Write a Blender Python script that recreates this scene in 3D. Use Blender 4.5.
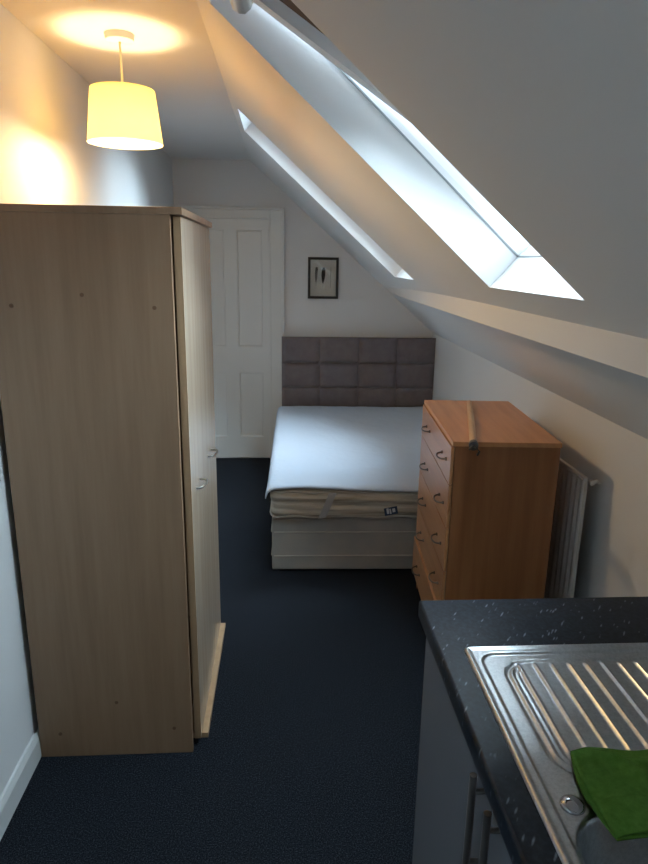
import bpy, bmesh, math, random
from mathutils import Vector, Matrix, noise
random.seed(4)
C = bpy.context.scene.collection
S = bpy.context.scene
for o in list(bpy.data.objects):
    bpy.data.objects.remove(o)

# ------------------------------------------------------------------ camera
CAM_Z = 1.65
def make_camera():
    f, cx, cy = 650.0, 324.0, 432.0
    vx, vy, dvx = 283.0, 259.0, 287.0          # vanishing point of the room's length, and of its verticals (x)
    Y = Vector((vx-cx, vy-cy, f)).normalized()
    dvy = (-f*f-(vx-cx)*(dvx-cx))/(vy-cy)
    U = -Vector((dvx-cx, dvy, f)).normalized()
    X = Y.cross(U)
    right = Vector((X[0], Y[0], U[0])); down = Vector((X[1], Y[1], U[1])); fwd = Vector((X[2], Y[2], U[2]))
    cam = bpy.data.objects.new('camera', bpy.data.cameras.new('camera'))
    m = Matrix.Identity(4)
    for i in range(3):
        m[i][0] = right[i]; m[i][1] = -down[i]; m[i][2] = -fwd[i]
    m[0][3], m[1][3], m[2][3] = 0, 0, CAM_Z
    cam.matrix_world = m
    cam.data.sensor_fit = 'HORIZONTAL'; cam.data.sensor_width = 36; cam.data.lens = 36*f/648
    cam.data.clip_start = 0.02
    C.objects.link(cam); S.camera = cam
make_camera()

# ------------------------------------------------------------------ light and exposure
SKY = 52.0
W = bpy.data.worlds.new('overcast_sky'); S.world = W; W.use_nodes = True
bg = W.node_tree.nodes['Background']
bg.inputs[0].default_value = (0.70, 0.87, 1.0, 1); bg.inputs[1].default_value = 55.0
# overcast sky, brighter towards the side the room looks away from and towards the zenith
_n, _l = W.node_tree.nodes, W.node_tree.links
_t = _n.new('ShaderNodeTexCoord'); _s = _n.new('ShaderNodeSeparateXYZ'); _l.new(_t.outputs['Generated'], _s.inputs[0])
_m = _n.new('ShaderNodeMapRange'); _m.inputs['From Min'].default_value = -1; _m.inputs['From Max'].default_value = 1
_m.inputs['To Min'].default_value = SKY*1.15; _m.inputs['To Max'].default_value = SKY*0.85
_l.new(_s.outputs['Y'], _m.inputs['Value']); _l.new(_m.outputs[0], bg.inputs[1])
S.view_settings.view_transform = 'Standard'; S.view_settings.look = 'None'
S.view_settings.gamma = 1; S.view_settings.exposure = -0.75; S.view_settings.use_curve_mapping = False
LAMP_W = 41.0
S.cycles.max_bounces = 10; S.cycles.diffuse_bounces = 7; S.cycles.transparent_max_bounces = 12
S.cycles.sample_clamp_indirect = 6

# ------------------------------------------------------------------ room numbers
XL, XR, YF, YB, ZC = -0.84, 1.24, 5.35, -2.3, 2.375
KZ, SA = 1.073, 0.873
def sz(x): return KZ + SA*(XR-x)          # height of the sloping ceiling
XC = XR-(ZC-KZ)/SA                         # where it meets the flat ceiling
NL = math.hypot(SA, 1); NX, NZ = SA/NL, 1/NL   # outward normal of the slope

# sky portals over the two roof windows and the added one: they only steer sampling of the sky
def portal(name, cx, cy, sx, sy, d):
    l = bpy.data.lights.new(name, 'AREA'); l.shape = 'RECTANGLE'; l.size = sx; l.size_y = sy
    l.cycles.is_portal = True
    o = bpy.data.objects.new(name, l); C.objects.link(o)
    n = Vector((-NX, 0, -NZ)); t = Vector((NZ, 0, -NX)); yv = (-n).cross(t)
    m = Matrix.Identity(4)
    for i in range(3): m[i][0] = t[i]; m[i][1] = yv[i]; m[i][2] = -n[i]
    m[0][3], m[1][3], m[2][3] = cx+NX*d, cy, sz(cx)+NZ*d
    o.matrix_world = m
portal('sky_portal', 0.24, 1.78, 1.5, 0.95, 0.24)
portal('sky_portal.002', 0.24, -0.53, 1.5, 0.95, 0.24)
portal('sky_portal.001', 0.24, 3.75, 1.5, 0.95, 0.24)

# ------------------------------------------------------------------ materials
def mat(name, col, rough=0.6, metal=0.0, spec=0.5):
    m = bpy.data.materials.new(name); m.use_nodes = True
    b = m.node_tree.nodes['Principled BSDF']
    b.inputs['Base Color'].default_value = (*col, 1); b.inputs['Roughness'].default_value = rough
    b.inputs['Metallic'].default_value = metal; b.inputs['Specular IOR Level'].default_value = spec
    return m
def nodes(m): return m.node_tree.nodes, m.node_tree.links, m.node_tree.nodes['Principled BSDF']
def coords(m, scale=(1, 1, 1), rot=(0, 0, 0)):
    n, l, b = nodes(m)
    t = n.new('ShaderNodeTexCoord'); p = n.new('ShaderNodeMapping')
    p.inputs['Scale'].default_value = scale; p.inputs['Rotation'].default_value = rot
    l.new(t.outputs['Object'], p.inputs[0]); return p.outputs[0]
def noise_tex(m, vec, scale, detail=4, rough=0.5):
    n, l, b = nodes(m); t = n.new('ShaderNodeTexNoise')
    t.inputs['Scale'].default_value = scale; t.inputs['Detail'].default_value = detail; t.inputs['Roughness'].default_value = rough
    l.new(vec, t.inputs['Vector']); return t.outputs['Fac']
def ramp(m, fac, stops):
    n, l, b = nodes(m); r = n.new('ShaderNodeValToRGB')
    e = r.color_ramp.elements
    while len(e) < len(stops): e.new(0.5)
    for el, (p, c) in zip(e, stops): el.position = p; el.color = (*c, 1)
    l.new(fac, r.inputs[0]); return r.outputs[0]
def bump(m, fac, strength, dist=0.002):
    n, l, b = nodes(m); u = n.new('ShaderNodeBump')
    u.inputs['Strength'].default_value = strength; u.inputs['Distance'].default_value = dist
    l.new(fac, u.inputs['Height']); l.new(u.outputs[0], b.inputs['Normal'])
def setcol(m, c): n, l, b = nodes(m); l.new(c, b.inputs['Base Color'])

def plaster(name, col):
    m = mat(name, col, 0.85, spec=0.25); v = coords(m)
    setcol(m, ramp(m, noise_tex(m, v, 1.3, 3), [(0.3, tuple(c*0.965 for c in col)), (0.7, col)]))
    bump(m, noise_tex(m, v, 55, 4), 0.12, 0.002); return m
M = {}
M['wall'] = plaster('wall_paint', (0.70, 0.71, 0.72))
M['ceil'] = plaster('ceiling_paint', (0.74, 0.74, 0.74))
M['gloss'] = mat('white_gloss_paint', (0.66, 0.68, 0.68), 0.35)
bump(M['gloss'], noise_tex(M['gloss'], coords(M['gloss'], (1, 1, 0.2)), 40, 3), 0.06)
M['seal'] = mat('grey_rubber_seal', (0.22, 0.24, 0.25), 0.7)  # grey strip standing in for the shadow gap round each frame
M['upvc'] = mat('white_window_lacquer', (0.8, 0.82, 0.83), 0.35)

m = M['carpet'] = mat('navy_carpet', (0.02, 0.026, 0.04), 1.0, spec=0.1); v = coords(m)
f1 = noise_tex(m, v, 230, 3, 0.85)
setcol(m, ramp(m, f1, [(0.38, (0.004, 0.005, 0.0075)), (0.52, (0.014, 0.0175, 0.0245)), (0.66, (0.065, 0.074, 0.092))]))
bump(m, noise_tex(m, v, 300, 4, 0.8), 1.0, 0.006)

def wood(name, a, b_, c, rough=0.45, axis='z', sc=1.0):
    m = mat(name, b_, rough)
    s = {'z': (26, 26, 1.6), 'y': (26, 1.6, 26), 'x': (1.6, 26, 26)}[axis]
    v = coords(m, tuple(k*sc for k in s))
    setcol(m, ramp(m, noise_tex(m, v, 1.0, 6, 0.62), [(0.3, a), (0.5, b_), (0.72, c)]))
    bump(m, noise_tex(m, v, 3.0, 4), 0.05, 0.001); return m
M['maple'] = wood('maple_laminate', (0.262, 0.156, 0.088), (0.30, 0.184, 0.106), (0.34, 0.214, 0.128))  # carcass darkened, its shade towards the floor averaged into the colour
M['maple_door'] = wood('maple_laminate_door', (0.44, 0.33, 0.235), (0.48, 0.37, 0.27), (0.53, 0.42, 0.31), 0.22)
M['maple_edge'] = wood('maple_edging', (0.40, 0.25, 0.14), (0.45, 0.29, 0.16), (0.5, 0.33, 0.19))
M['cap'] = mat('brown_cap', (0.16, 0.08, 0.035), 0.5)
M['beech'] = wood('beech_laminate', (0.22, 0.082, 0.028), (0.265, 0.104, 0.037), (0.32, 0.135, 0.052), 0.42)  # sides darkened: their shade is put into the colour
M['beech_top'] = wood('beech_laminate_top', (0.42, 0.19, 0.08), (0.50, 0.235, 0.10), (0.57, 0.28, 0.125), 0.38, 'y')  # same laminate coloured lighter, as the lit top
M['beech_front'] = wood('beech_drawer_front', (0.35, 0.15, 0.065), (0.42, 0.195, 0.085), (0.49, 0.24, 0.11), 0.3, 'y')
M['dark'] = mat('dark_recess', (0.02, 0.015, 0.012), 0.9)  # near-black colour puts recess shade into the back panel and drawer boxes
M['steel_h'] = mat('satin_nickel', (0.55, 0.53, 0.5), 0.28, 1.0)
M['bar'] = mat('dull_nickel_bar', (0.30, 0.27, 0.25), 0.35, 1.0)
M['handle_dark'] = mat('antique_metal', (0.20, 0.18, 0.17), 0.3, 1.0)
M['black'] = mat('black_plastic', (0.012, 0.012, 0.013), 0.4)
M['cab'] = mat('grey_cabinet_laminate', (0.13, 0.135, 0.155), 0.5)
bump(M['cab'], noise_tex(M['cab'], coords(M['cab']), 200, 2), 0.03)
M['rad'] = mat('radiator_enamel', (0.62, 0.60, 0.56), 0.35)
M['rose'] = mat('white_plastic', (0.85, 0.82, 0.74), 0.4)
M['cord'] = mat('cord_sleeve', (0.8, 0.7, 0.45), 0.5)
M['brownblind'] = mat('dark_brown_blind', (0.105, 0.072, 0.058), 0.8)

# worktop: near-black laminate with short pale flecks
m = M['top'] = mat('black_fleck_laminate', (0.012, 0.015, 0.022), 0.33, spec=0.22); n, l, b = nodes(m)
v = coords(m, (1, 1, 1), (0, 0, 0.6)); mp = n.new('ShaderNodeMapping'); mp.inputs['Scale'].default_value = (120, 24, 24); l.new(v, mp.inputs[0])
w = n.new('ShaderNodeTexNoise'); w.inputs['Scale'].default_value = 14; l.new(v, w.inputs['Vector'])
va = n.new('ShaderNodeVectorMath'); va.operation = 'MULTIPLY_ADD'; va.inputs[1].default_value = (1.2, 1.2, 1.2); l.new(w.outputs['Color'], va.inputs[0]); l.new(mp.outputs[0], va.inputs[2])
vo = n.new('ShaderNodeTexVoronoi'); vo.inputs['Scale'].default_value = 1.0; l.new(va.outputs[0], vo.inputs['Vector'])
c1 = ramp(m, vo.outputs['Distance'], [(0.0, (0.24, 0.26, 0.30)), (0.15, (0.13, 0.145, 0.17)), (0.26, (0, 0, 0))])
c2 = ramp(m, noise_tex(m, v, 30, 3), [(0.44, (0, 0, 0)), (0.56, (1, 1, 1))])
mul = n.new('ShaderNodeMix'); mul.data_type = 'RGBA'; mul.blend_type = 'MULTIPLY'; mul.inputs[0].default_value = 1
l.new(c1, mul.inputs[6]); l.new(c2, mul.inputs[7])
add = n.new('ShaderNodeMix'); add.data_type = 'RGBA'; add.blend_type = 'ADD'; add.inputs[0].default_value = 1
l.new(mul.outputs[2], add.inputs[6])
l.new(ramp(m, noise_tex(m, v, 120, 3), [(0.4, (0.006, 0.009, 0.015)), (0.7, (0.016, 0.024, 0.036))]), add.inputs[7])
l.new(add.outputs[2], b.inputs['Base Color'])

m = M['steel'] = mat('stainless_steel', (0.56, 0.58, 0.60), 0.2, 1.0); v = coords(m); n, l, b = nodes(m)
b.inputs['Roughness'].default_value = 0.28
setcol(m, ramp(m, noise_tex(m, v, 160, 3, 0.8), [(0.35, (0.50, 0.52, 0.54)), (0.6, (0.62, 0.64, 0.66))]))


m = M['cloth'] = mat('green_microfibre', (0.07, 0.22, 0.03), 0.95, spec=0.1); v = coords(m)
setcol(m, ramp(m, noise_tex(m, v, 90, 5, 0.7), [(0.3, (0.050, 0.135, 0.018)), (0.7, (0.095, 0.205, 0.038))]))
bump(m, noise_tex(m, v, 900, 3), 0.6, 0.002)
m = M['velvet'] = mat('grey_velour', (0.16, 0.135, 0.14), 0.85, spec=0.2); v = coords(m)
m.node_tree.nodes['Principled BSDF'].inputs['Sheen Weight'].default_value = 0.3
setcol(m, ramp(m, noise_tex(m, v, 14, 4, 0.6), [(0.3, (0.115, 0.095, 0.10)), (0.7, (0.155, 0.13, 0.135))]))
bump(m, noise_tex(m, v, 30, 4), 0.25, 0.004)
m = M['quilt'] = mat('white_cotton_protector', (0.52, 0.59, 0.69), 0.9, spec=0.1); v = coords(m); n, l, b = nodes(m)
vq = n.new('ShaderNodeTexVoronoi'); vq.inputs['Scale'].default_value = 26; l.new(v, vq.inputs['Vector'])
bump(m, vq.outputs['Distance'], 0.35, 0.006)
m = M['ticking'] = mat('cream_mattress_ticking', (0.5, 0.46, 0.38), 0.7, spec=0.3); v = coords(m, (1.2, 1, 22))
setcol(m, ramp(m, noise_tex(m, v, 1.6, 4, 0.6), [(0.30, (0.33, 0.29, 0.225)), (0.5, (0.50, 0.45, 0.37)), (0.7, (0.60, 0.57, 0.50))]))
bump(m, noise_tex(m, coords(m, (2.5, 2.5, 26)), 1.5, 5, 0.6), 0.8, 0.012)
m = M['divan'] = mat('cream_damask_divan', (0.48, 0.44, 0.38), 0.75, spec=0.3); v = coords(m, (10, 10, 10))
setcol(m, ramp(m, noise_tex(m, v, 0.6, 2), [(0.35, (0.36, 0.35, 0.33)), (0.65, (0.43, 0.39, 0.34))]))
M['piping'] = mat('grey_beige_piping', (0.52, 0.48, 0.42), 0.7)
M['strap'] = mat('grey_strap_webbing', (0.42, 0.42, 0.43), 0.8)
M['lab_blue'] = mat('label_blue', (0.03, 0.06, 0.12), 0.6)
M['lab_white'] = mat('label_white', (0.6, 0.65, 0.7), 0.6)
M['frame'] = mat('black_frame', (0.008, 0.008, 0.009), 0.35)
M['paper'] = mat('print_paper', (0.82, 0.82, 0.84), 0.8)
M['ink'] = mat('print_ink', (0.02, 0.022, 0.03), 0.8)
M['ink2'] = mat('print_ink_grey', (0.20, 0.20, 0.22), 0.8)
M['pole'] = wood('pine_pole', (0.50, 0.29, 0.14), (0.58, 0.36, 0.18), (0.64, 0.42, 0.23), 0.4, 'y')

def glass_mat(name, ior=1.5):
    m = bpy.data.materials.new(name); m.use_nodes = True; n = m.node_tree.nodes; l = m.node_tree.links
    n.remove(n['Principled BSDF']); out = n['Material Output']
    t = n.new('ShaderNodeBsdfTransparent'); g = n.new('ShaderNodeBsdfGlossy'); g.inputs['Roughness'].default_value = 0.02
    t.inputs[0].default_value = (0.95, 0.97, 0.97, 1)
    f = n.new('ShaderNodeFresnel'); f.inputs[0].default_value = ior; x = n.new('ShaderNodeMixShader')
    l.new(f.outputs[0], x.inputs[0]); l.new(t.outputs[0], x.inputs[1]); l.new(g.outputs[0], x.inputs[2]); l.new(x.outputs[0], out.inputs[0])
    return m
M['glass'] = glass_mat('window_glass')

m = M['shade'] = bpy.data.materials.new('cream_fabric_shade'); m.use_nodes = True; n = m.node_tree.nodes; l = m.node_tree.links
n.remove(n['Principled BSDF']); t = n.new('ShaderNodeBsdfTranslucent'); d = n.new('ShaderNodeBsdfDiffuse'); x = n.new('ShaderNodeMixShader')
t.inputs[0].default_value = (0.98, 0.90, 0.55, 1); d.inputs[0].default_value = (0.9, 0.86, 0.7, 1); x.inputs[0].default_value = 0.22
l.new(t.outputs[0], x.inputs[1]); l.new(d.outputs[0], x.inputs[2]); l.new(x.outputs[0], n['Material Output'].inputs[0])
m = M['bulb'] = mat('lit_bulb', (1, 1, 1)); b = m.node_tree.nodes['Principled BSDF']
b.inputs['Emission Color'].default_value = (1, 0.66, 0.30, 1); b.inputs['Emission Strength'].default_value = 60

# ------------------------------------------------------------------ mesh helpers
def B(): return bmesh.new()
def box(bm, x0, x1, y0, y1, z0, z1, bev=0.0, seg=2, rot=None):
    r = bmesh.ops.create_cube(bm, size=1)
    vs = r['verts']
    bmesh.ops.scale(bm, vec=(x1-x0, y1-y0, z1-z0), verts=vs)
    if bev > 0:
        es = list({e for v in vs for e in v.link_edges})
        rr = bmesh.ops.bevel(bm, geom=es, offset=bev, segments=seg, affect='EDGES', profile=0.6)
        vs = list({v for f in rr['faces'] for v in f.verts} | {v for v in vs if v.is_valid})
    if rot is not None: bmesh.ops.rotate(bm, cent=(0, 0, 0), matrix=rot, verts=vs)
    bmesh.ops.translate(bm, vec=((x0+x1)/2, (y0+y1)/2, (z0+z1)/2), verts=vs)
    return vs
def quad(bm, pts): return bm.faces.new([bm.verts.new(p) for p in pts])
def tube(bm, pts, r, seg=12, cap=True):
    pts = [Vector(p) for p in pts]; rings = []
    for i, p in enumerate(pts):
        d = (pts[min(i+1, len(pts)-1)]-pts[max(i-1, 0)]).normalized()
        a = d.cross(Vector((0, 0, 1)))
        if a.length < 0.2: a = d.cross(Vector((0, 1, 0)))
        a.normalize(); c = d.cross(a)
        rr = r[i] if isinstance(r, (list, tuple)) else r
        rings.append([bm.verts.new(p+(a*math.cos(2*math.pi*k/seg)+c*math.sin(2*math.pi*k/seg))*rr) for k in range(seg)])
    for i in range(len(rings)-1):
        for k in range(seg):
            bm.faces.new([rings[i][k], rings[i][(k+1) % seg], rings[i+1][(k+1) % seg], rings[i+1][k]])
    if cap: bm.faces.new(rings[0][::-1]); bm.faces.new(rings[-1])
def lathe(bm, prof, cx=0, cy=0, seg=48, closed=False):
    rings = []
    for (r, z) in prof:
        rings.append([bm.verts.new((cx+r*math.cos(2*math.pi*k/seg), cy+r*math.sin(2*math.pi*k/seg), z)) for k in range(seg)])
    n = len(rings)
    for i in range(n if closed else n-1):
        for k in range(seg):
            bm.faces.new([rings[i][k], rings[i][(k+1) % seg], rings[(i+1) % n][(k+1) % seg], rings[(i+1) % n][k]])
def prism_y(bm, sec, y0, y1, sec1=None):
    a = [bm.verts.new((x, y0, z)) for x, z in sec]; b = [bm.verts.new((x, y1, z)) for x, z in (sec1 or sec)]
    n = len(sec)
    for i in range(n): bm.faces.new([a[i], a[(i+1) % n], b[(i+1) % n], b[i]])
    bm.faces.new(a[::-1]); bm.faces.new(b)

def root_loc(p):
    while p.parent is not None: p = p.parent
    return p.location.copy()
def obj(name, bm, m, parent=None, local=False, smooth=False, angle=40, origin=None):
    bmesh.ops.remove_doubles(bm, verts=bm.verts, dist=1e-6)
    bmesh.ops.recalc_face_normals(bm, faces=bm.faces)
    off = None
    if parent is not None and not local: off = root_loc(parent)
    if origin is not None: off = Vector(origin)
    if off is not None: bmesh.ops.translate(bm, vec=-off, verts=bm.verts)
    me = bpy.data.meshes.new(name); bm.to_mesh(me); bm.free()
    me.materials.append(m)
    if smooth:
        me.shade_smooth()
        try: me.set_sharp_from_angle(angle=math.radians(angle))
        except Exception: pass
    o = bpy.data.objects.new(name, me); C.objects.link(o)
    if parent is not None: o.parent = parent
    if origin is not None: o.location = origin
    return o
def thing(name, label, cat, loc, rotz=0, group=None):
    o = bpy.data.objects.new(name, None); o.empty_display_size = 0.1; C.objects.link(o)
    o.location = loc; o.rotation_euler = (0, 0, rotz); o['label'] = label; o['category'] = cat
    if group: o['group'] = group
    return o
def tag(o, label, cat, group=None):
    o['label'] = label; o['category'] = cat
    if group: o['group'] = group
    return o
def struct(o, label=None):
    o['kind'] = 'structure'
    if label: o['label'] = label
    return o

# ------------------------------------------------------------------ room shell
bm = B(); box(bm, XL-0.1, XR+0.1, YB-0.1, YF+0.1, -0.1, 0)
struct(obj('floor', bm, M['carpet']), 'dark navy speckled carpet')
bm = B(); box(bm, XL-0.1, XL, YB, YF+0.1, 0, ZC+0.02); struct(obj('wall_left', bm, M['wall']), 'long left wall behind the wardrobe')
bm = B(); box(bm, XR, XR+0.1, YB, YF, 0, KZ); struct(obj('wall_right', bm, M['wall']), 'low knee wall under the sloping ceiling')
bm = B(); box(bm, XL, XR+0.1, YF, YF+0.1, 0, ZC+0.25); struct(obj('wall_far', bm, M['wall']), 'far gable wall with the white door')
bm = B(); box(bm, XL-0.1, XR+0.1, YB-0.1, YB, 0, ZC+0.25); struct(obj('wall_near', bm, M['wall']))

# window openings: (y near bottom, y far bottom, y near top, y far top, x bottom, x top)
WIN = [(-0.86, -0.20, -0.86, -0.20, 0.670, -0.20), (1.435, 2.125, 1.46, 2.055, 0.670, -0.20), (3.49, 4.09, 3.43, 3.99, 0.690, -0.215)]  # first opening is unseen, added to bring daylight to the kitchen end
bm = B()
T = 0.15                                    # roof build-up
def sp(x, y, d=0): return (x+NX*d, y, sz(x)+NZ*d)
quad(bm, [(XL, YB, ZC), (XL, YF, ZC), (XC, YF, ZC), (XC, YB, ZC)])
quad(bm, [(XL, YB, ZC+0.2), (XL, YF, ZC+0.2), (XC+0.1, YF, ZC+0.2), (XC+0.1, YB, ZC+0.2)])
for d in (0, T):
    ycuts = [YB, 0.75, 2.75, YF]
    for k, (yn, yf, ynt, yft, xb, xt) in enumerate(WIN):
        ya, yb = ycuts[k], ycuts[k+1]
        h = [(xb, yn), (xb, yf), (xt, yft), (xt, ynt)]       # hole
        o_ = [(XR, ya), (XR, yb), (XC, yb), (XC, ya)]
        for i in range(4):
            j = (i+1) % 4
            quad(bm, [sp(*o_[i], d), sp(*o_[j], d), sp(*h[j], d), sp(*h[i], d)])
        if d == 0:
            for i in range(4):
                j = (i+1) % 4
                quad(bm, [sp(*h[i], 0), sp(*h[j], 0), sp(*h[j], T), sp(*h[i], T)])
ce = struct(obj('ceiling', bm, M['ceil']), 'white ceiling, flat on the left and sloping down to the right')

# purlin along the slope
bm = B()
def sec(x, drop): return [(x, sz(x)+0.02), (x, sz(x)), (x, sz(x)-drop), (x+drop/SA+0.02, sz(x)-drop), (x+drop/SA+0.02, sz(x)-drop+0.04)]
prev = None
ys = [YB, 2.6, 3.4, 4.0, 4.5, 5.0, YF]; xs = [0.750, 0.750, 0.757, 0.772, 0.790, 0.803, 0.81]; dr = [0.078, 0.076, 0.070, 0.062, 0.05, 0.03, 0.008]
rings = [[bm.verts.new((x, y, z)) for x, z in sec(X, D)] for y, X, D in zip(ys, xs, dr)]
for a, b_ in zip(rings, rings[1:]):
    for i in range(5): bm.faces.new([a[i], a[(i+1) % 5], b_[(i+1) % 5], b_[i]])
bm.faces.new(rings[0]); bm.faces.new(rings[-1])
struct(obj('trim_1', bm, M['ceil'], smooth=True, angle=30), 'boxed purlin running along the sloping ceiling')

# baseboards
def baseboard(name, pts):
    b_ = B(); prism_y(b_, *pts); return struct(obj(name, b_, M['gloss']), 'white painted baseboard')
H = 0.095
baseboard('baseboard_left', ([(XL, 0), (XL+0.016, 0), (XL+0.016, H-0.02), (XL+0.008, H), (XL, H)], YB, YF))
baseboard('baseboard_right', ([(XR, 0), (XR-0.014, 0), (XR-0.014, H-0.02), (XR-0.008, H), (XR, H)], 1.3, YF))
bm = B(); box(bm, 0.01, XR-0.014, YF-0.015, YF, 0, H, 0.004); struct(obj('baseboard_far', bm, M['gloss']))

# ------------------------------------------------------------------ door with architrave
DL, DR, DT = -0.715, -0.100, 1.952
bm = B()
box(bm, DL-0.105, DL, YF-0.026, YF, 0, DT+0.075, 0.004); box(bm, DR, 0.006, YF-0.022, YF, 0, DT+0.075, 0.004)
box(bm, DL, DR, YF-0.022, YF, DT, DT+0.075, 0.004)
for a, b_ in ((DL-0.112, DL-0.088), (-0.012, 0.012)): box(bm, a, b_, YF-0.042, YF-0.001, 0, DT+0.082, 0.005)
box(bm, DL-0.112, 0.012, YF-0.042, YF-0.001, DT+0.062, DT+0.084, 0.005)
for a, b_ in ((DL-0.004, DL+0.012), (DR-0.012, DR+0.004)): box(bm, a, b_, YF-0.028, YF-0.001, 0, DT+0.004, 0.003)
box(bm, DL, DR, YF-0.028, YF-0.001, DT-0.006, DT+0.006, 0.003)
struct(obj('trim_2', bm, M['gloss']), 'moulded white architrave around the door')
d1 = bpy.data.objects.new('door_1', None); C.objects.link(d1); d1.location = ((DL+DR)/2, YF-0.01, 0); struct(d1, 'white painted four-panel door')
bm = B(); yd0, yd1 = YF-0.022, YF-0.002
cols = [(-0.655, -0.460), (-0.362, -0.165)]; rows = [(0.194, 0.742), (0.952, 1.864)]
xs_ = [DL+0.013, cols[0][0], cols[0][1], cols[1][0], cols[1][1], DR-0.013]
for a, b_ in ((0, 1), (2, 3), (4, 5)): box(bm, xs_[a], xs_[b_], yd0, yd1, 0.012, DT-0.008)
for za, zb in ((0.012, rows[0][0]), (rows[0][1], rows[1][0]), (rows[1][1], DT-0.008)):
    for a, b_ in cols: box(bm, a, b_, yd0, yd1, za, zb)
obj('door_frame_rails', bm, M['gloss'], d1)
for a, b_ in cols:
    for za, zb in rows:
        bm = B(); box(bm, a, b_, YF-0.007, YF-0.002, za, zb)
        for (u0, u1, w0, w1) in ((a, b_, za, za+0.010), (a, b_, zb-0.010, zb), (a, a+0.010, za, zb), (b_-0.010, b_, za, zb)):
            box(bm, u0, u1, YF-0.016, YF-0.003, w0, w1, 0.004)
        obj('panel', bm, M['gloss'], d1)

# ------------------------------------------------------------------ roof windows
def sframe(bm, x0, x1, y0, y1, d0, d1, w, tilt=None, taper=None):
    """rectangular frame in the slope plane; x measured on the slope, w = member width"""
    def member(xa, xb, ya, yb):
        la = [sp(x, taper(x, y) if taper else y, d) for d in (d0, d1) for (x, y) in ((xa, ya), (xb, ya), (xb, yb), (xa, yb))]
        if tilt: la = [tilt(p) for p in la]
        vs = [bm.verts.new(p) for p in la]
        for f in ((0, 1, 2, 3), (7, 6, 5, 4), (0, 4, 5, 1), (1, 5, 6, 2), (2, 6, 7, 3), (3, 7, 4, 0)): bm.faces.new([vs[i] for i in f])
    wx = w/NL
    member(x0, x1, y0, y0+w); member(x0, x1, y1-w, y1)
    member(x0, x0+wx, y0+w, y1-w); member(x1-wx, x1, y0+w, y1-w)
for k, (yn, yf, ynt, yft, xb, xt) in enumerate(WIN):
    w_ = bpy.data.objects.new('window_%d' % (k+1), None); C.objects.link(w_); w_.location = sp((xb+xt)/2, (yn+yf)/2, 0.13)
    struct(w_, ['roof window over the kitchen end, closed', 'middle roof window, standing open on its pivot', 'far roof window, closed'][k])
    y0, y1 = yn-0.003, yf+0.004
    def taper(x, y, q=(yn, yf, ynt, yft, xb, xt)):         # opening is a touch narrower at the top
        t = (x-q[4])/(q[5]-q[4]); a, b_ = q[0]+(q[2]-q[0])*t, q[1]+(q[3]-q[1])*t
        return a+(y-q[0])*(b_-a)/(q[1]-q[0])
    dF = 0.128
    bm = B(); sframe(bm, xt-0.045, xb+0.045, y0-0.052, y1+0.052, dF+0.004, dF+0.085, 0.055, None, taper); fr_ = obj('window_frame', bm, M['upvc'], w_)
    bm = B(); sframe(bm, xt-0.004, xb+0.004, y0-0.003, y1+0.0005, dF-0.001, dF+0.0045, 0.007, None, taper); obj('seal', bm, M['seal'], fr_)
    if k == 1:
        pv = Vector((0.17, 0, 2.185)); ang = math.radians(-9.2)
        def tilt(p):
            v_ = Vector(p)-pv; c, s = math.cos(ang), math.sin(ang)
            return (pv.x+v_.x*c+v_.z*s, p[1], pv.z-v_.x*s+v_.z*c)
        # the slope drops to +x: a clockwise turn (seen along +y) lowers the upper end
        def tilt(p, a=math.radians(9.0)):
            v_ = Vector(p)-pv; c, s = math.cos(a), math.sin(a)
            return (pv.x+v_.x*c-v_.z*s, p[1], pv.z+v_.x*s+v_.z*c)
    else:
        tilt = lambda p: p
    sx0, sx1, sy0, sy1 = xt-0.005, xb+0.005, y0+0.022, y1-0.022
    dd0, dd1 = (dF-0.002, dF+0.045) if k == 1 else (dF+0.005, dF+0.05)
    bm = B(); sframe(bm, sx0, sx1, sy0, sy1, dd0, dd1, 0.055, tilt, taper); sa = obj('sash', bm, M['upvc'], w_)
    bm = B()
    def slab(bm, xa, xb_, ya, yb, da, db):
        la = [tilt(sp(x, taper(x, y), d)) for d in (da, db) for (x, y) in ((xa, ya), (xb_, ya), (xb_, yb), (xa, yb))]
        vs = [bm.verts.new(p) for p in la]
        for f in ((0, 1, 2, 3), (7, 6, 5, 4), (0, 4, 5, 1), (1, 5, 6, 2), (2, 6, 7, 3), (3, 7, 4, 0)): bm.faces.new([vs[i] for i in f])
    slab(bm, sx0+0.04, sx1-0.04, sy0+0.054, sy1-0.054, dF+0.038, dF+0.042); obj('pane', bm, M['glass'], sa)
    if k == 1:
        bm = B(); slab(bm, sx0+0.035, 0.21, sy0+0.05, sy1-0.053, dF+0.030, dF+0.036)
        bl = obj('roller_blind', bm, M['brownblind'], w_); bl['label'] = 'dark brown blind over the top of the pane'
        bm = B()
        s_ = [(-0.030, 0.004), (-0.024, -0.012), (-0.008, -0.022), (0.008, -0.022), (0.024, -0.010), (0.030, 0.006), (0.018, 0.014), (-0.018, 0.014)]
        cx_, cz_ = -0.108, 2.300
        prism_y(bm, [(cx_+a, cz_+c) for a, c in s_], 1.56, 1.965)
        # rounded end
        prism_y(bm, [(cx_+a, cz_+c) for a, c in s_], 1.965, 2.0, [(cx_+0.004+a*0.35, cz_+c*0.5) for a, c in s_])
        obj('control_bar', bm, M['steel_h'], w_, smooth=True)
        bm = B()
        for yy in (1.62, 1.90): box(bm, cx_-0.006, cx_+0.006, yy-0.01, yy+0.01, cz_+0.008, cz_+0.075)
        obj('bar_bracket', bm, M['steel_h'], w_)

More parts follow.
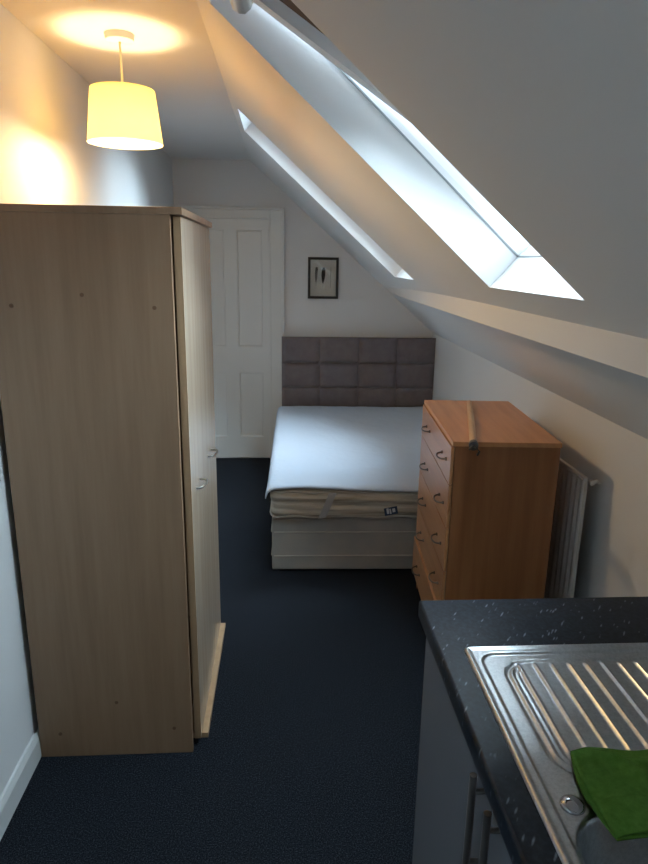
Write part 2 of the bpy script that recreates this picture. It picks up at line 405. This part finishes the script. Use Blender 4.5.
# ------------------------------------------------------------------ wardrobe
wd = thing('wardrobe', 'tall pale maple wardrobe with two doors against the left wall', 'wardrobe', (-0.565, 2.30, 0))
WX0, WX1, WY0, WY1, WZ = -0.822, -0.312, 1.908, 2.705, 1.782
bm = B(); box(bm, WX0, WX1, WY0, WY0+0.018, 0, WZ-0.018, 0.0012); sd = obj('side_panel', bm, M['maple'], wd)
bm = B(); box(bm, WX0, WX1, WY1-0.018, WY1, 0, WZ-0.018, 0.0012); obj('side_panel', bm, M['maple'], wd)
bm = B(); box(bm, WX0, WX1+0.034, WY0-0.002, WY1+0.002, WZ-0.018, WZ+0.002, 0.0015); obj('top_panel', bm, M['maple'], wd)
bm = B(); box(bm, WX0, WX0+0.004, WY0+0.018, WY1-0.018, 0.02, WZ-0.018); obj('back_panel', bm, M['dark'], wd)
bm = B(); box(bm, WX0+0.004, WX1-0.02, WY0+0.018, WY1-0.018, 0.05, 0.066); obj('bottom_panel', bm, M['maple'], wd)
bm = B(); box(bm, WX1-0.03, -0.268, WY0+0.07, WY1-0.004, 0, 0.020, 0.001); obj('plinth', bm, M['maple_edge'], wd)
for (ya, yb, hy, x_o) in ((1.948, 2.300, 2.10, 0), (2.304, 2.702, 2.46, -0.001)):
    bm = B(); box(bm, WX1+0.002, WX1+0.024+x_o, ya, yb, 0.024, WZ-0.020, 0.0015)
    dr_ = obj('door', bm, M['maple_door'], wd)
    bm = B(); box(bm, WX1+0.002, WX1+0.0235+x_o, ya-0.0012, ya+0.0005, 0.024, WZ-0.020); obj('edge_band', bm, M['maple_edge'], dr_)
    xf = WX1+0.024
    bm = B(); pts = []
    for i in range(13):
        a = math.pi*i/12; pts.append((xf-0.001+0.030*math.sin(a)**0.6, hy-0.046*math.cos(a), 0.912+0.004*math.sin(a)))
    tube(bm, pts, 0.0042, 10)
    h_ = obj('handle', bm, M['steel_h'], dr_, smooth=True); h_['label'] = 'bow shaped metal handle'
for (hx, hz) in ((-0.763, 1.512), (-0.566, 1.544), (-0.366, 1.510), (-0.752, 0.090), (-0.558, 0.208), (-0.372, 0.100)):
    bm = B(); tube(bm, [(hx, WY0+0.001, hz), (hx, WY0-0.0015, hz)], [0.0065, 0.0058], 14)
    c_ = obj('fixing_cap', bm, M['cap'], wd, smooth=True, angle=30)

# ------------------------------------------------------------------ divan bed, mattress, protector
BA = -math.radians(1.2)
bed = thing('divan_bed', 'cream divan bed base with a panelled grey headboard against the far wall', 'bed', (-0.062, 3.235, 0), BA)
BW, BL = 1.2, 1.975
bm = B(); box(bm, 0, BW, 0, BL, 0.014, 0.315, 0.012, 3); ba = obj('base', bm, M['divan'], bed, local=True, smooth=True)
bm = B()
for z_ in (0.236, 0.098):
    tube(bm, [(0.012, -0.001, z_), (BW-0.012, -0.001, z_)], 0.004, 8); tube(bm, [(-0.001, 0.012, z_), (-0.001, BL-0.02, z_)], 0.004, 8)
tube(bm, [(0.012, 0.006, 0.306), (BW-0.012, 0.006, 0.306)], 0.0055, 8)
obj('piping', bm, M['piping'], ba, local=True, smooth=True)
for (cx_, cy_) in ((0.06, 0.06), (BW-0.06, 0.06), (0.06, BL-0.08), (BW-0.06, BL-0.08)):
    bm = B(); tube(bm, [(cx_, cy_, 0), (cx_, cy_, 0.02)], [0.022, 0.026], 16); obj('foot', bm, M['black'], bed, local=True)
# headboard: four columns of stitched padded blocks
hb0, hb1, ht = 0.008, 1.258, 1.044
bm = B(); box(bm, hb0+0.005, hb1-0.005, BL+0.045, BL+0.085, 0.12, ht-0.006, 0.006); hbo = obj('headboard', bm, M['velvet'], bed, local=True, smooth=True)
cw = (hb1-hb0)/4; zr = [0.30, 0.455, 0.634, 0.838, ht+0.004]
for i in range(4):
    for z0, z1 in zip(zr, zr[1:]):
        bm = B(); N_ = 12; g = {}
        x0, x1 = hb0+i*cw, hb0+(i+1)*cw
        for a in range(N_+1):
            for b_ in range(N_+1):
                u, v_ = a/N_, b_/N_
                e = min(1, min(u, 1-u)*cw/0.014)*1.0; e2 = min(1, min(v_, 1-v_)*(z1-z0)/0.014)
                p = 0.016*math.sqrt(max(0, 1-(1-e)**2))*math.sqrt(max(0, 1-(1-e2)**2)) + 0.004*(16*u*(1-u)*v_*(1-v_))
                p += 0.003*noise.noise(Vector((x0+u*cw, z0+v_, i))*9)*(e*e2)
                g[a, b_] = bm.verts.new((x0+u*cw, BL+0.046-p, z0+v_*(z1-z0)))
        for a in range(N_):
            for b_ in range(N_): bm.faces.new([g[a, b_], g[a+1, b_], g[a+1, b_+1], g[a, b_+1]])
        r_ = bmesh.ops.extrude_face_region(bm, geom=list(bm.faces))
        for vv in [q for q in r_['geom'] if isinstance(q, bmesh.types.BMVert)]: vv.co.y = BL+0.05
        obj('headboard_pad', bm, M['velvet'], hbo, local=True, smooth=True, angle=50)

# mattress: rounded slab with soft bulges and side creases
MZ0, MZ1 = 0.317, 0.492
def soft_slab(x0, x1, y0, y1, z0, z1, r, nx, ny, nz, fn):
    bm = B(); bmesh.ops.create_cube(bm, size=1)
    bm.free(); bm = B()
    V = {}
    def get(i, j, k):
        key = (i, j, k)
        if key not in V:
            p = Vector((x0+(x1-x0)*i/nx, y0+(y1-y0)*j/ny, z0+(z1-z0)*k/nz))
            c = Vector((min(max(p.x, x0+r), x1-r), min(max(p.y, y0+r), y1-r), min(max(p.z, z0+r), z1-r)))
            d = p-c
            if d.length > 1e-6: p = c+d.normalized()*min(r, d.length) if d.length > r else p
            V[key] = bm.verts.new(fn(p))
        return V[key]
    for i in range(nx):
        for j in range(ny):
            for k in (0, nz): bm.faces.new([get(i, j, k), get(i+1, j, k), get(i+1, j+1, k), get(i, j+1, k)])
    for i in range(nx):
        for k in range(nz):
            for j in (0, ny): bm.faces.new([get(i, j, k), get(i+1, j, k), get(i+1, j, k+1), get(i, j, k+1)])
    for j in range(ny):
        for k in range(nz):
            for i in (0, nx): bm.faces.new([get(i, j, k), get(i, j+1, k), get(i, j+1, k+1), get(i, j, k+1)])
    return bm
def mfn(p):
    q = p.copy()
    if p.y < 0.09:                                  # foot end: gathered ticking with long creases
        t = (p.z-MZ0)/(MZ1-MZ0)
        cr = noise.noise(Vector((p.x*2.2, 3.1, p.z*34+p.x*1.5)))
        q.y += -0.012*math.sin(math.pi*t)+0.020*cr + 0.008*math.cos(t*math.pi*4)*(0.4+0.6*abs(noise.noise(Vector((p.x*3, 0, 5)))))
    if p.x < 0.06:
        q.x += 0.008*noise.noise(Vector((1.2, p.y*2.5, p.z*22)))
    return q
mt = thing('mattress', 'cream quilted mattress lying on the divan base', 'mattress', (-0.068, 3.205, MZ0), BA)
bm = soft_slab(0, 1.2, 0, 1.93, MZ0, MZ1, 0.045, 90, 60, 22, mfn)
bmesh.ops.translate(bm, vec=(0, 0, -MZ0), verts=bm.verts); mb = obj('mattress_body', bm, M['ticking'], mt, local=True, smooth=True, angle=80)
bm = B()
for z_ in (0.022, 0.158):
    pts = [(0.045, 0.010, z_)]
    pts = [(0.0+0.02, 1.8, z_), (-0.002, 0.06, z_), (0.006, 0.02, z_), (0.03, -0.004, z_)]+[(0.06+i*0.057, -0.006+0.003*math.sin(i*1.9), z_+0.004*math.sin(i*1.3)) for i in range(20)]+[(1.19, 0.03, z_)]
    tube(bm, pts, 0.0045, 8)
pp = obj('mattress_piping', bm, M['piping'], mt, local=True, smooth=True)
bm = B()
sv = []
for i in range(9):
    t = i/8; z_ = 0.156-0.14*t; xx = 0.325-0.055*t; yy = -0.017-0.007*math.sin(math.pi*t)
    sv.append((bm.verts.new((xx-0.020, yy, z_)), bm.verts.new((xx+0.020, yy, z_+0.004))))
for a, b_ in zip(sv, sv[1:]): bm.faces.new([a[0], a[1], b_[1], b_[0]])
r_ = bmesh.ops.extrude_face_region(bm, geom=list(bm.faces))
for q in r_['geom']:
    if isinstance(q, bmesh.types.BMVert): q.co.y -= 0.003
st = obj('handle_strap', bm, M['strap'], mt, local=True); st['label'] = 'grey webbing strap across the foot end'
bm = B(); box(bm, 0.598, 0.668, -0.026, -0.023, 0.040, 0.082, 0, rot=Matrix.Rotation(-0.2, 3, 'Y')); lb = obj('care_label', bm, M['lab_blue'], mt, local=True)
lb['label'] = 'dark blue label with pale marks'
bm = B()
for (a, b_, c, d) in ((0.610, 0.622, 0.046, 0.076), (0.626, 0.634, 0.046, 0.074), (0.640, 0.655, 0.056, 0.076)):
    box(bm, a, b_, -0.0275, -0.0255, c, d, 0, rot=Matrix.Rotation(-0.2, 3, 'Y'))
obj('label_print', bm, M['lab_white'], lb, local=True)

# white protector lying loosely over the mattress
PR0 = MZ1+0.006
nx_, ny_ = 84, 110; bm = B(); g = {}
for i in range(nx_+1):
    for j in range(ny_+1):
        u, v_ = i/nx_, j/ny_
        fx = -0.032+u*1.247; fy = -0.018+v_*1.93
        fy += 0.012*math.sin(fx*5+0.6)*(1-v_)**6
        z = 0.006*noise.noise(Vector((fx*3.2, fy*2.4, 0)))+0.0025*noise.noise(Vector((fx*11, fy*9, 3)))
        x, y = fx, fy
        # left side turns down over the edge
        if fx < 0.03:
            t = 0.03-fx; R_ = 0.03; a = min(t/R_, 1.25)
            x = 0.03-R_*math.sin(a)-max(0, t-R_*1.25)*0.30; z += -R_*(1-math.cos(a))-max(0, t-R_*1.25)*0.95
            x -= 0.011*min(1, t/0.03); z += 0.003*min(1, t/0.02)
        if fx > 1.17:
            t = fx-1.17; x = 1.17+t*0.6; z -= t*0.6
        if fy < 0.012:
            t = 0.012-fy; y = 0.012-t*0.8-0.002; z -= t*0.5
        cc = max(0, 1-math.hypot(fx+0.05, (fy+0.02)*0.7)/0.17)   # loose corner
        x -= 0.006*cc**1.2; y -= 0.012*cc; z -= 0.004*cc
        g[i, j] = bm.verts.new((x, y, z))
for i in range(nx_):
    for j in range(ny_): bm.faces.new([g[i, j], g[i+1, j], g[i+1, j+1], g[i, j+1]])
pr = obj('mattress_protector', bm, M['quilt'], smooth=True, angle=80); pr.location = (-0.068, 3.205, PR0+0.005); pr.rotation_euler = (0, 0, BA)
sm = pr.modifiers.new('t', 'SOLIDIFY'); sm.thickness = 0.005; sm.offset = 1
tag(pr, 'white padded mattress protector spread over the bed', 'mattress protector')

# ------------------------------------------------------------------ chest of drawers
CA = -math.radians(3.8)
ch = thing('chest_of_drawers', 'orange beech chest of five drawers between the bed and the kitchen worktop', 'chest of drawers', (0.643, 2.300, 0), CA)
CD, CL, CZ = 0.398, 0.752, 1.0
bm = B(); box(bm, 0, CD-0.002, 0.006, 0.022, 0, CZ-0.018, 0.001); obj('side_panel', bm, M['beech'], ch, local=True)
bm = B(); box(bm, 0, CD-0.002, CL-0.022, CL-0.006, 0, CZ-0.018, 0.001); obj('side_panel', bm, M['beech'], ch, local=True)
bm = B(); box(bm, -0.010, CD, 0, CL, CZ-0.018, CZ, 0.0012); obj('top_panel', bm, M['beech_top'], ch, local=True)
bm = B(); box(bm, CD-0.006, CD-0.002, 0.022, CL-0.022, 0.03, CZ-0.018); obj('back_panel', bm, M['beech'], ch, local=True)
bm = B(); box(bm, 0.012, 0.028, 0.022, CL-0.022, 0, 0.105); obj('plinth', bm, M['beech'], ch, local=True)
zs = [0.105, 0.290, 0.468, 0.648, 0.828, CZ-0.020]; hzs = [0.196, 0.376, 0.552, 0.727, 0.908]
for i in range(5):
    po = 0.010 if i == 0 else 0.0
    z0, z1 = zs[i]+0.002, zs[i+1]-0.002
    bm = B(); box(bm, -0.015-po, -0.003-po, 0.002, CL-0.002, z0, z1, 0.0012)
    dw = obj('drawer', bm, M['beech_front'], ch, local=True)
    bm = B(); box(bm, -po, 0.36, 0.03, 0.042, z0+0.015, z1-0.03); box(bm, -po, 0.36, CL-0.042, CL-0.03, z0+0.015, z1-0.03); box(bm, -po, 0.36, 0.042, CL-0.042, z0+0.015, z0+0.022)
    obj('drawer_box', bm, M['dark'], dw, local=True)
    for yh in (0.128, 0.545):
        bm = B(); pts = []
        for k in range(13):
            a = math.pi*k/12; pts.append((-0.016-po-0.030*math.sin(a)**0.7+0.001, yh-0.046*math.cos(a), hzs[i]-0.003*math.sin(a)))
        tube(bm, pts, 0.0033, 10)
        for s_ in (-1, 1): tube(bm, [(-0.016-po+0.001, yh+s_*0.046, hzs[i]), (-0.021-po, yh+s_*0.046, hzs[i])], 0.0065, 10)
        hd = obj('handle', bm, M['handle_dark'], dw, local=True, smooth=True)

# pole lying on the chest
pl = thing('wooden_pole', 'slim wooden pole with a black hooked tip lying on the beech chest', 'pole', (0.70, 2.25, 1.0))
pl_a, pl_b = Vector((0.684, 2.215, 1.0145)), Vector((0.868, 2.925, 1.0135))
bm = B(); tube(bm, [pl_a, pl_a.lerp(pl_b, 0.5), pl_b], [0.0135, 0.0130, 0.0120], 20); obj('shaft', bm, M['pole'], pl, smooth=True)
dv = (pl_b-pl_a).normalized()
bm = B(); tube(bm, [pl_a+dv*0.012, pl_a-dv*0.004, pl_a-dv*0.026, pl_a-dv*0.030], [0.0155, 0.0175, 0.0165, 0.011], 16)
e_ = pl_a-dv*0.028
tube(bm, [e_, e_+Vector((0.008, -0.012, -0.002)), e_+Vector((0.016, -0.020, -0.014)), e_+Vector((0.010, -0.016, -0.028))], 0.0045, 8)
tube(bm, [e_, e_+Vector((-0.008, -0.010, 0.002)), e_+Vector((-0.018, -0.008, -0.010))], 0.004, 8)
hk = obj('hook_tip', bm, M['black'], pl, smooth=True); hk['label'] = 'black hooked tip'

# ------------------------------------------------------------------ radiator
rd = thing('radiator', 'cream panel radiator on the low wall behind the beech chest', 'radiator', (1.18, 2.75, 0.2))
RY0, RY1, RZ0, RZ1 = 2.295, 3.15, 0.15, 0.862
bm = B(); n_ = 19; pitch = (RY1-RY0-0.05)/n_
prof = [(1.160, RY0)]
prof = [(1.156, RY0+0.004), (1.150, RY0+0.010), (1.150, RY0+0.022)]
for i in range(n_):
    y_ = RY0+0.025+i*pitch
    prof += [(1.150, y_), (1.164, y_+pitch*0.18), (1.164, y_+pitch*0.42), (1.150, y_+pitch*0.60)]
prof += [(1.150, RY1-0.02), (1.156, RY1)]
back = [(x+0.012, y) for x, y in prof][::-1]
lo = [bm.verts.new((x, y, RZ0+0.02)) for x, y in prof+back]; hi = [bm.verts.new((x, y, RZ1-0.02)) for x, y in prof+back]
L_ = len(lo)
for i in range(L_): bm.faces.new([lo[i], lo[(i+1) % L_], hi[(i+1) % L_], hi[i]])
box(bm, 1.150, 1.168, RY0, RY1, RZ0, RZ0+0.024, 0.004); box(bm, 1.150, 1.166, RY0, RY1, RZ1-0.018, RZ1-0.004, 0.004)
obj('front_panel', bm, M['rad'], rd)
bm = B()
for i in range(30): box(bm, 1.168, 1.182, RY0+0.03+i*0.0275, RY0+0.032+i*0.0275, RZ0+0.05, RZ1-0.05)
obj('convector_fin', bm, M['rad'], rd)
bm = B()
tube(bm, [(1.176, RY0+0.002, RZ1-0.022), (1.176, RY0-0.018, RZ1-0.022)], 0.009, 14)
tube(bm, [(1.176, RY0-0.014, RZ1-0.022), (1.192, RY0-0.018, RZ1-0.012), (1.204, RY0-0.018, RZ1-0.022)], [0.009, 0.008, 0.006], 14)
obj('bleed_valve', bm, M['rad'], rd, smooth=True)
bm = B(); tube(bm, [(1.18, RY0+0.002, RZ0+0.025), (1.18, RY0-0.03, RZ0+0.025), (1.18, RY0-0.034, RZ0+0.01), (1.18, RY0-0.034, 0)], 0.0075, 12); obj('pipe', bm, M['rad'], rd, smooth=True)
for y_ in (2.5, 2.95):
    bm = B(); box(bm, 1.176, XR, y_-0.015, y_+0.015, 0.3, 0.75); obj('wall_bracket', bm, M['rad'], rd)
# ------------------------------------------------------------------ picture
px0, px1, pz0, pz1 = 0.198, 0.443, 1.345, 1.668
pc = thing('framed_print', 'small black framed feather print hanging on the far wall', 'picture', ((px0+px1)/2, YF, pz0))
bm = B(); fw = 0.020
for a in ((px0, px1, pz0, pz0+fw), (px0, px1, pz1-fw, pz1), (px0, px0+fw, pz0+fw, pz1-fw), (px1-fw, px1, pz0+fw, pz1-fw)):
    box(bm, a[0], a[1], YF-0.024, YF-0.001, a[2], a[3], 0.0015)
obj('frame', bm, M['frame'], pc)
bm = B(); box(bm, px0+0.01, px1-0.01, YF-0.010, YF-0.006, pz0+0.01, pz1-0.01); pa = obj('print', bm, M['paper'], pc)
def feather(cx, zt, zb, w, quill, m, lean=0.0):
    bm = B(); L = []; R = []; n_ = 14
    for i in range(n_+1):
        t = i/n_; z = zt+(zb-zt)*t; ww = w*(math.sin(math.pi*min(1, t*0.9+0.08))**0.65)*(1-0.35*t)
        L.append(bm.verts.new((cx-ww+lean*t, YF-0.0108, z))); R.append(bm.verts.new((cx+ww*0.9+lean*t, YF-0.0108, z)))
    for i in range(n_): bm.faces.new([L[i], R[i], R[i+1], L[i+1]])
    box(bm, cx+lean-0.0011, cx+lean+0.0011, YF-0.0112, YF-0.0102, quill, zb+0.01)
    obj('feather', bm, m, pa)
def pz(v): return pz1-(v-150)/395*(pz1-pz0)
def pxx(u): return px0+(u-165)/275*(px1-px0)
feather(pxx(241), pz(243), pz(395), 0.013, pz(425), M['ink2'], -0.002)
feather(pxx(247), pz(243), pz(300), 0.008, pz(300), M['ink'], 0.0)
feather(pxx(308), pz(246), pz(400), 0.019, pz(440), M['ink'], -0.006)
feather(pxx(372), pz(240), pz(380), 0.0022, pz(440), M['ink2'], -0.003)
bm = B(); box(bm, px0+fw-0.002, px1-fw+0.002, YF-0.017, YF-0.015, pz0+fw-0.002, pz1-fw+0.002, rot=Matrix.Rotation(-0.021, 3, 'X')); obj('glazing', bm, M['glass'], pc)

# ------------------------------------------------------------------ pendant lamp
LX, LY = -0.550, 2.50
pn = thing('pendant_lamp', 'lit pendant lamp with a cream drum shade hanging from the ceiling', 'pendant lamp', (LX, LY, ZC))
bm = B(); lathe(bm, [(0.0005, ZC-0.024), (0.030, ZC-0.024), (0.046, ZC-0.020), (0.050, ZC-0.001), (0.0005, ZC-0.001)], LX, LY, 40); obj('ceiling_rose', bm, M['rose'], pn, smooth=True, angle=35)
bm = B(); tube(bm, [(LX, LY, ZC-0.02), (LX+0.001, LY, 2.24), (LX, LY, 2.155)], 0.0038, 12)
obj('cord', bm, M['cord'], pn, smooth=True)
bm = B(); lathe(bm, [(0.0005, 2.172), (0.012, 2.170), (0.019, 2.150), (0.019, 2.118), (0.0005, 2.118)], LX, LY, 24); obj('lamp_holder', bm, M['rose'], pn, smooth=True)
bm = B(); ST, SB = 2.205, 2.032
lathe(bm, [(0.107, ST), (0.1085, ST-0.004), (0.1275, SB+0.004), (0.129, SB), (0.1278, SB), (0.1265, SB+0.004), (0.1072, ST-0.004), (0.106, ST)], LX, LY, 72, closed=True)
sh = obj('lamp_shade', bm, M['shade'], pn, smooth=True, angle=60)
bm = B()
for k in range(3):
    a = 2*math.pi*k/3+0.4; tube(bm, [(LX+0.018*math.cos(a), LY+0.018*math.sin(a), 2.150), (LX+0.1065*math.cos(a), LY+0.1065*math.sin(a), ST-0.008)], 0.0014, 6)
tube(bm, [(LX+0.106*math.cos(i*math.pi/20), LY+0.106*math.sin(i*math.pi/20), ST-0.004) for i in range(41)], 0.0014, 6)
obj('shade_ring', bm, M['rose'], sh, smooth=True)
bm = B(); bmesh.ops.create_uvsphere(bm, u_segments=20, v_segments=14, radius=0.026); bmesh.ops.translate(bm, vec=(LX, LY, 2.090), verts=bm.verts)
bu = obj('bulb', bm, M['bulb'], pn, smooth=True, angle=180); bu.visible_shadow = True
li = bpy.data.lights.new('bulb_light', 'POINT'); li.energy = LAMP_W; li.color = (1.0, 0.68, 0.35); li.shadow_soft_size = 0.045
lo_ = bpy.data.objects.new('bulb_light', li); C.objects.link(lo_); lo_.parent = pn; lo_.location = (0, 0, 2.058-0.012-ZC+0.0)

# ------------------------------------------------------------------ kitchen run
WT = 0.91
wt = bpy.data.objects
bm = B()
nose = [(0.372, WT), (0.372, 0.871), (0.3065, 0.871), (0.305, 0.8725)] + [(0.311-0.006*math.cos(a), WT-0.006+0.006*math.sin(a)) for a in [math.pi/2*i/5 for i in range(6)]]
prism_y(bm, nose, 0.11, 1.303)
box(bm, 0.843, XR-0.001, 0.11, 1.303, 0.871, WT); box(bm, 0.372, 0.843, 1.096, 1.303, 0.871, WT); box(bm, 0.372, 0.843, 0.11, 0.152, 0.871, WT)
bmesh.ops.remove_doubles(bm, verts=bm.verts, dist=1e-5)
wo = obj('worktop', bm, M['top'], origin=(0.77, 0.7, 0.871)); tag(wo, 'black speckled kitchen worktop with the sink set in', 'worktop')
kc = thing('kitchen_cabinet', 'grey sink cabinet with bar handles under the black worktop', 'kitchen cabinet', (0.6, 0.7, 0))
bm = B()
box(bm, 0.340, 0.88, 1.266, 1.284, 0.0, 0.870, 0.001); box(bm, 0.340, 0.88, 0.12, 0.138, 0.0, 0.870, 0.001)
box(bm, 0.340, 0.88, 0.138, 1.266, 0.13, 0.148); box(bm, 0.874, 0.88, 0.138, 1.266, 0.148, 0.70)
obj('carcass', bm, M['cab'], kc)
bm = B(); box(bm, 0.375, 0.390, 0.138, 1.266, 0, 0.13); obj('plinth', bm, M['cab'], kc)
for (ya, yb, hy) in ((0.8065, 1.283, 0.842), (0.330, 0.8035, 0.768), (0.122, 0.327, None)):
    bm = B(); box(bm, 0.321, 0.339, ya, yb, 0.13, 0.866, 0.0015); dd = obj('door', bm, M['cab'], kc)
    if hy:
        bm = B(); X_ = 0.301
        tube(bm, [(X_, hy, 0.655), (X_, hy, 0.862)], 0.0062, 16)
        for z_ in (0.690, 0.830): tube(bm, [(0.3225, hy, z_), (X_, hy, z_)], 0.0045, 12)
        h_ = obj('bar_handle', bm, M['bar'], dd, smooth=True, angle=50); h_['label'] = 'brushed steel bar handle'

# sink: one pressed sheet, heights from a function
SX0, SX1, SY0, SY1 = 0.354, 0.857, 0.14, 1.117
def rr_sd(x, y, x0, x1, y0, y1, r):     # signed distance, positive inside
    cx_, cy_ = (x0+x1)/2, (y0+y1)/2; qx = abs(x-cx_)-(x1-x0)/2+r; qy = abs(y-cy_)-(y1-y0)/2+r
    return -(math.hypot(max(qx, 0), max(qy, 0))+min(max(qx, qy), 0)-r)
def ss(a, b_, t): t = min(1, max(0, (t-a)/(b_-a))); return t*t*(3-2*t)
def sink_h(x, y):
    d = rr_sd(x, y, SX0, SX1, SY0, SY1, 0.014)
    h = 0.0008+0.0045*ss(0, 0.005, d)-0.0022*ss(0.006, 0.014, d)
    d2 = rr_sd(x, y, SX0+0.024, SX1-0.024, SY0+0.024, SY1-0.024, 0.032)
    h -= 0.0035*ss(-0.001, 0.004, d2)
    d3 = rr_sd(x, y, 0.408, 0.808, 0.775, 1.074, 0.055)        # drainer recess
    h -= 0.0025*ss(0, 0.008, d3)
    # raised ridge that follows the drainer's left and right ends
    h += 0.0035*math.exp(-((d3-0.015)/0.0042)**2)*(1-ss(1.035, 1.06, y))*(1 if (x < 0.45 or x > 0.77) else 0)
    h += 0.0018*math.exp(-((d3-0.026)/0.0025)**2)*(1-ss(1.035, 1.06, y))*(1 if (x < 0.45 or x > 0.77) else 0)
    for k in range(10):
        xr = 0.4465+0.0330*k
        if abs(x-xr) < 0.012:
            h += 0.0042*math.exp(-((x-xr)/0.0026)**2)*ss(0.815, 0.835, y)*(1-ss(1.052, 1.068, y))
    d4 = rr_sd(x, y, 0.381, 0.815, 0.29, 0.722, 0.075)         # bowl
    if d4 > 0: h -= 0.004*ss(0, 0.006, d4)+0.158*ss(0.004, 0.040, d4)+0.004*ss(0.04, 0.2, d4)
    return WT+h
def axis(a, b_, n): return [a+(b_-a)*i/n for i in range(n+1)]
gx = axis(SX0, SX1, 210)
gy = axis(SY0, 0.60, 90)[:-1]+axis(0.60, SY1, 230)
bm = B(); g = []
for x in gx:
    row = []
    for y in gy:
        X_, Y_ = x, y; r = 0.014
        for (cx_, cy_, sx_, sy_) in ((SX0+r, SY0+r, -1, -1), (SX0+r, SY1-r, -1, 1), (SX1-r, SY0+r, 1, -1), (SX1-r, SY1-r, 1, 1)):
            if (x-cx_)*sx_ > 0 and (y-cy_)*sy_ > 0:
                dx, dy = (x-cx_), (y-cy_); m_ = max(abs(dx), abs(dy)); L = math.hypot(dx, dy)
                if L > 0: X_, Y_ = cx_+dx*m_/L, cy_+dy*m_/L
        row.append(bm.verts.new((X_, Y_, sink_h(X_, Y_))))
    g.append(row)
for i in range(len(gx)-1):
    for j in range(len(gy)-1): bm.faces.new([g[i][j], g[i+1][j], g[i+1][j+1], g[i][j+1]])
bd = [e for e in bm.edges if e.is_boundary]
r_ = bmesh.ops.extrude_edge_only(bm, edges=bd)
for q in r_['geom']:
    if isinstance(q, bmesh.types.BMVert): q.co.z = WT+0.0002
sk = thing('sink', 'stainless steel sink and ribbed drainer set into the black worktop', 'sink', (0.6, 0.64, WT))
obj('sink_basin', bm, M['steel'], sk, smooth=True, angle=75)
bm = B(); kx, ky = 0.407, 0.729
kz = sink_h(kx, ky)
lathe(bm, [(0.0175, kz-0.001), (0.0175, kz+0.002), (0.0150, kz+0.0052), (0.009, kz+0.0076), (0.0002, kz+0.0084)], kx, ky, 32)
kb = obj('waste_knob', bm, mat('polished_chrome', (0.42, 0.41, 0.42), 0.08, 1.0), sk, smooth=True, angle=80); kb['label'] = 'round polished waste control knob'
bm = B(); bz = sink_h(0.6, 0.5)
lathe(bm, [(0.0002, bz+0.001), (0.030, bz+0.001), (0.042, bz+0.003), (0.045, bz+0.0005)], 0.6, 0.5, 32); obj('drain', bm, M['steel_h'], sk, smooth=True)

# green cloth: folded double, draped from the drainer over the bowl's edge
def cloth_layer(bm, grow, lift, seed):
    nu, nv = 70, 54; g = {}
    for i in range(nu+1):
        for j in range(nv+1):
            u, v_ = i/nu, j/nv                 # u: left to right, v: far edge to near edge
            xl = 0.444-0.008*math.sin(v_*math.pi*0.8)-grow*math.sin(v_*math.pi)*1.0
            x = xl+(0.80-xl)*u
            yf = 0.822-0.012*u+0.004*math.sin(u*17)
            yn_ = 0.668+0.004*math.sin(u*9)-grow*0.3
            y = yf+(yn_-yf)*v_
            # base height: lying on ribs, then bridging the bowl edge
            bh = WT+0.003+max(0, sink_h(x, y)-WT-0.001) if y > 0.725 else WT+0.006-0.004*ss(0, 1, (0.725-y)/0.07)
            fold = 0.006*max(0, math.sin((x*1.0+y*0.9)*34+1.0))**2*ss(0, 0.25, u)+0.004*math.sin((x-y*1.6)*26+seed)*ss(0, 0.3, u)
            fold += 0.009*math.exp(-((x-0.545+(y-0.74)*0.9)/0.012)**2)+0.006*math.exp(-((y-0.795+(x-0.5)*0.25)/0.008)**2)
            e = min(u*8, v_*8, (1-v_)*8, 1)
            g[i, j] = bm.verts.new((x, y, bh+lift*(0.4+0.6*min(1, u*14))+max(0, fold)*e+0.001))
    for i in range(nu):
        for j in range(nv): bm.faces.new([g[i, j], g[i+1, j], g[i+1, j+1], g[i, j+1]])
bm = B(); cloth_layer(bm, 0.009, 0.0, 1.0); cloth_layer(bm, 0.0, 0.006, 1.0)
cl = obj('cleaning_cloth', bm, M['cloth'], smooth=True, angle=80, origin=(0.6, 0.76, WT)); tag(cl, 'bright green folded cleaning cloth draped over the sink edge', 'cloth')
sm = cl.modifiers.new('t', 'SOLIDIFY'); sm.thickness = 0.0025; sm.offset = 1
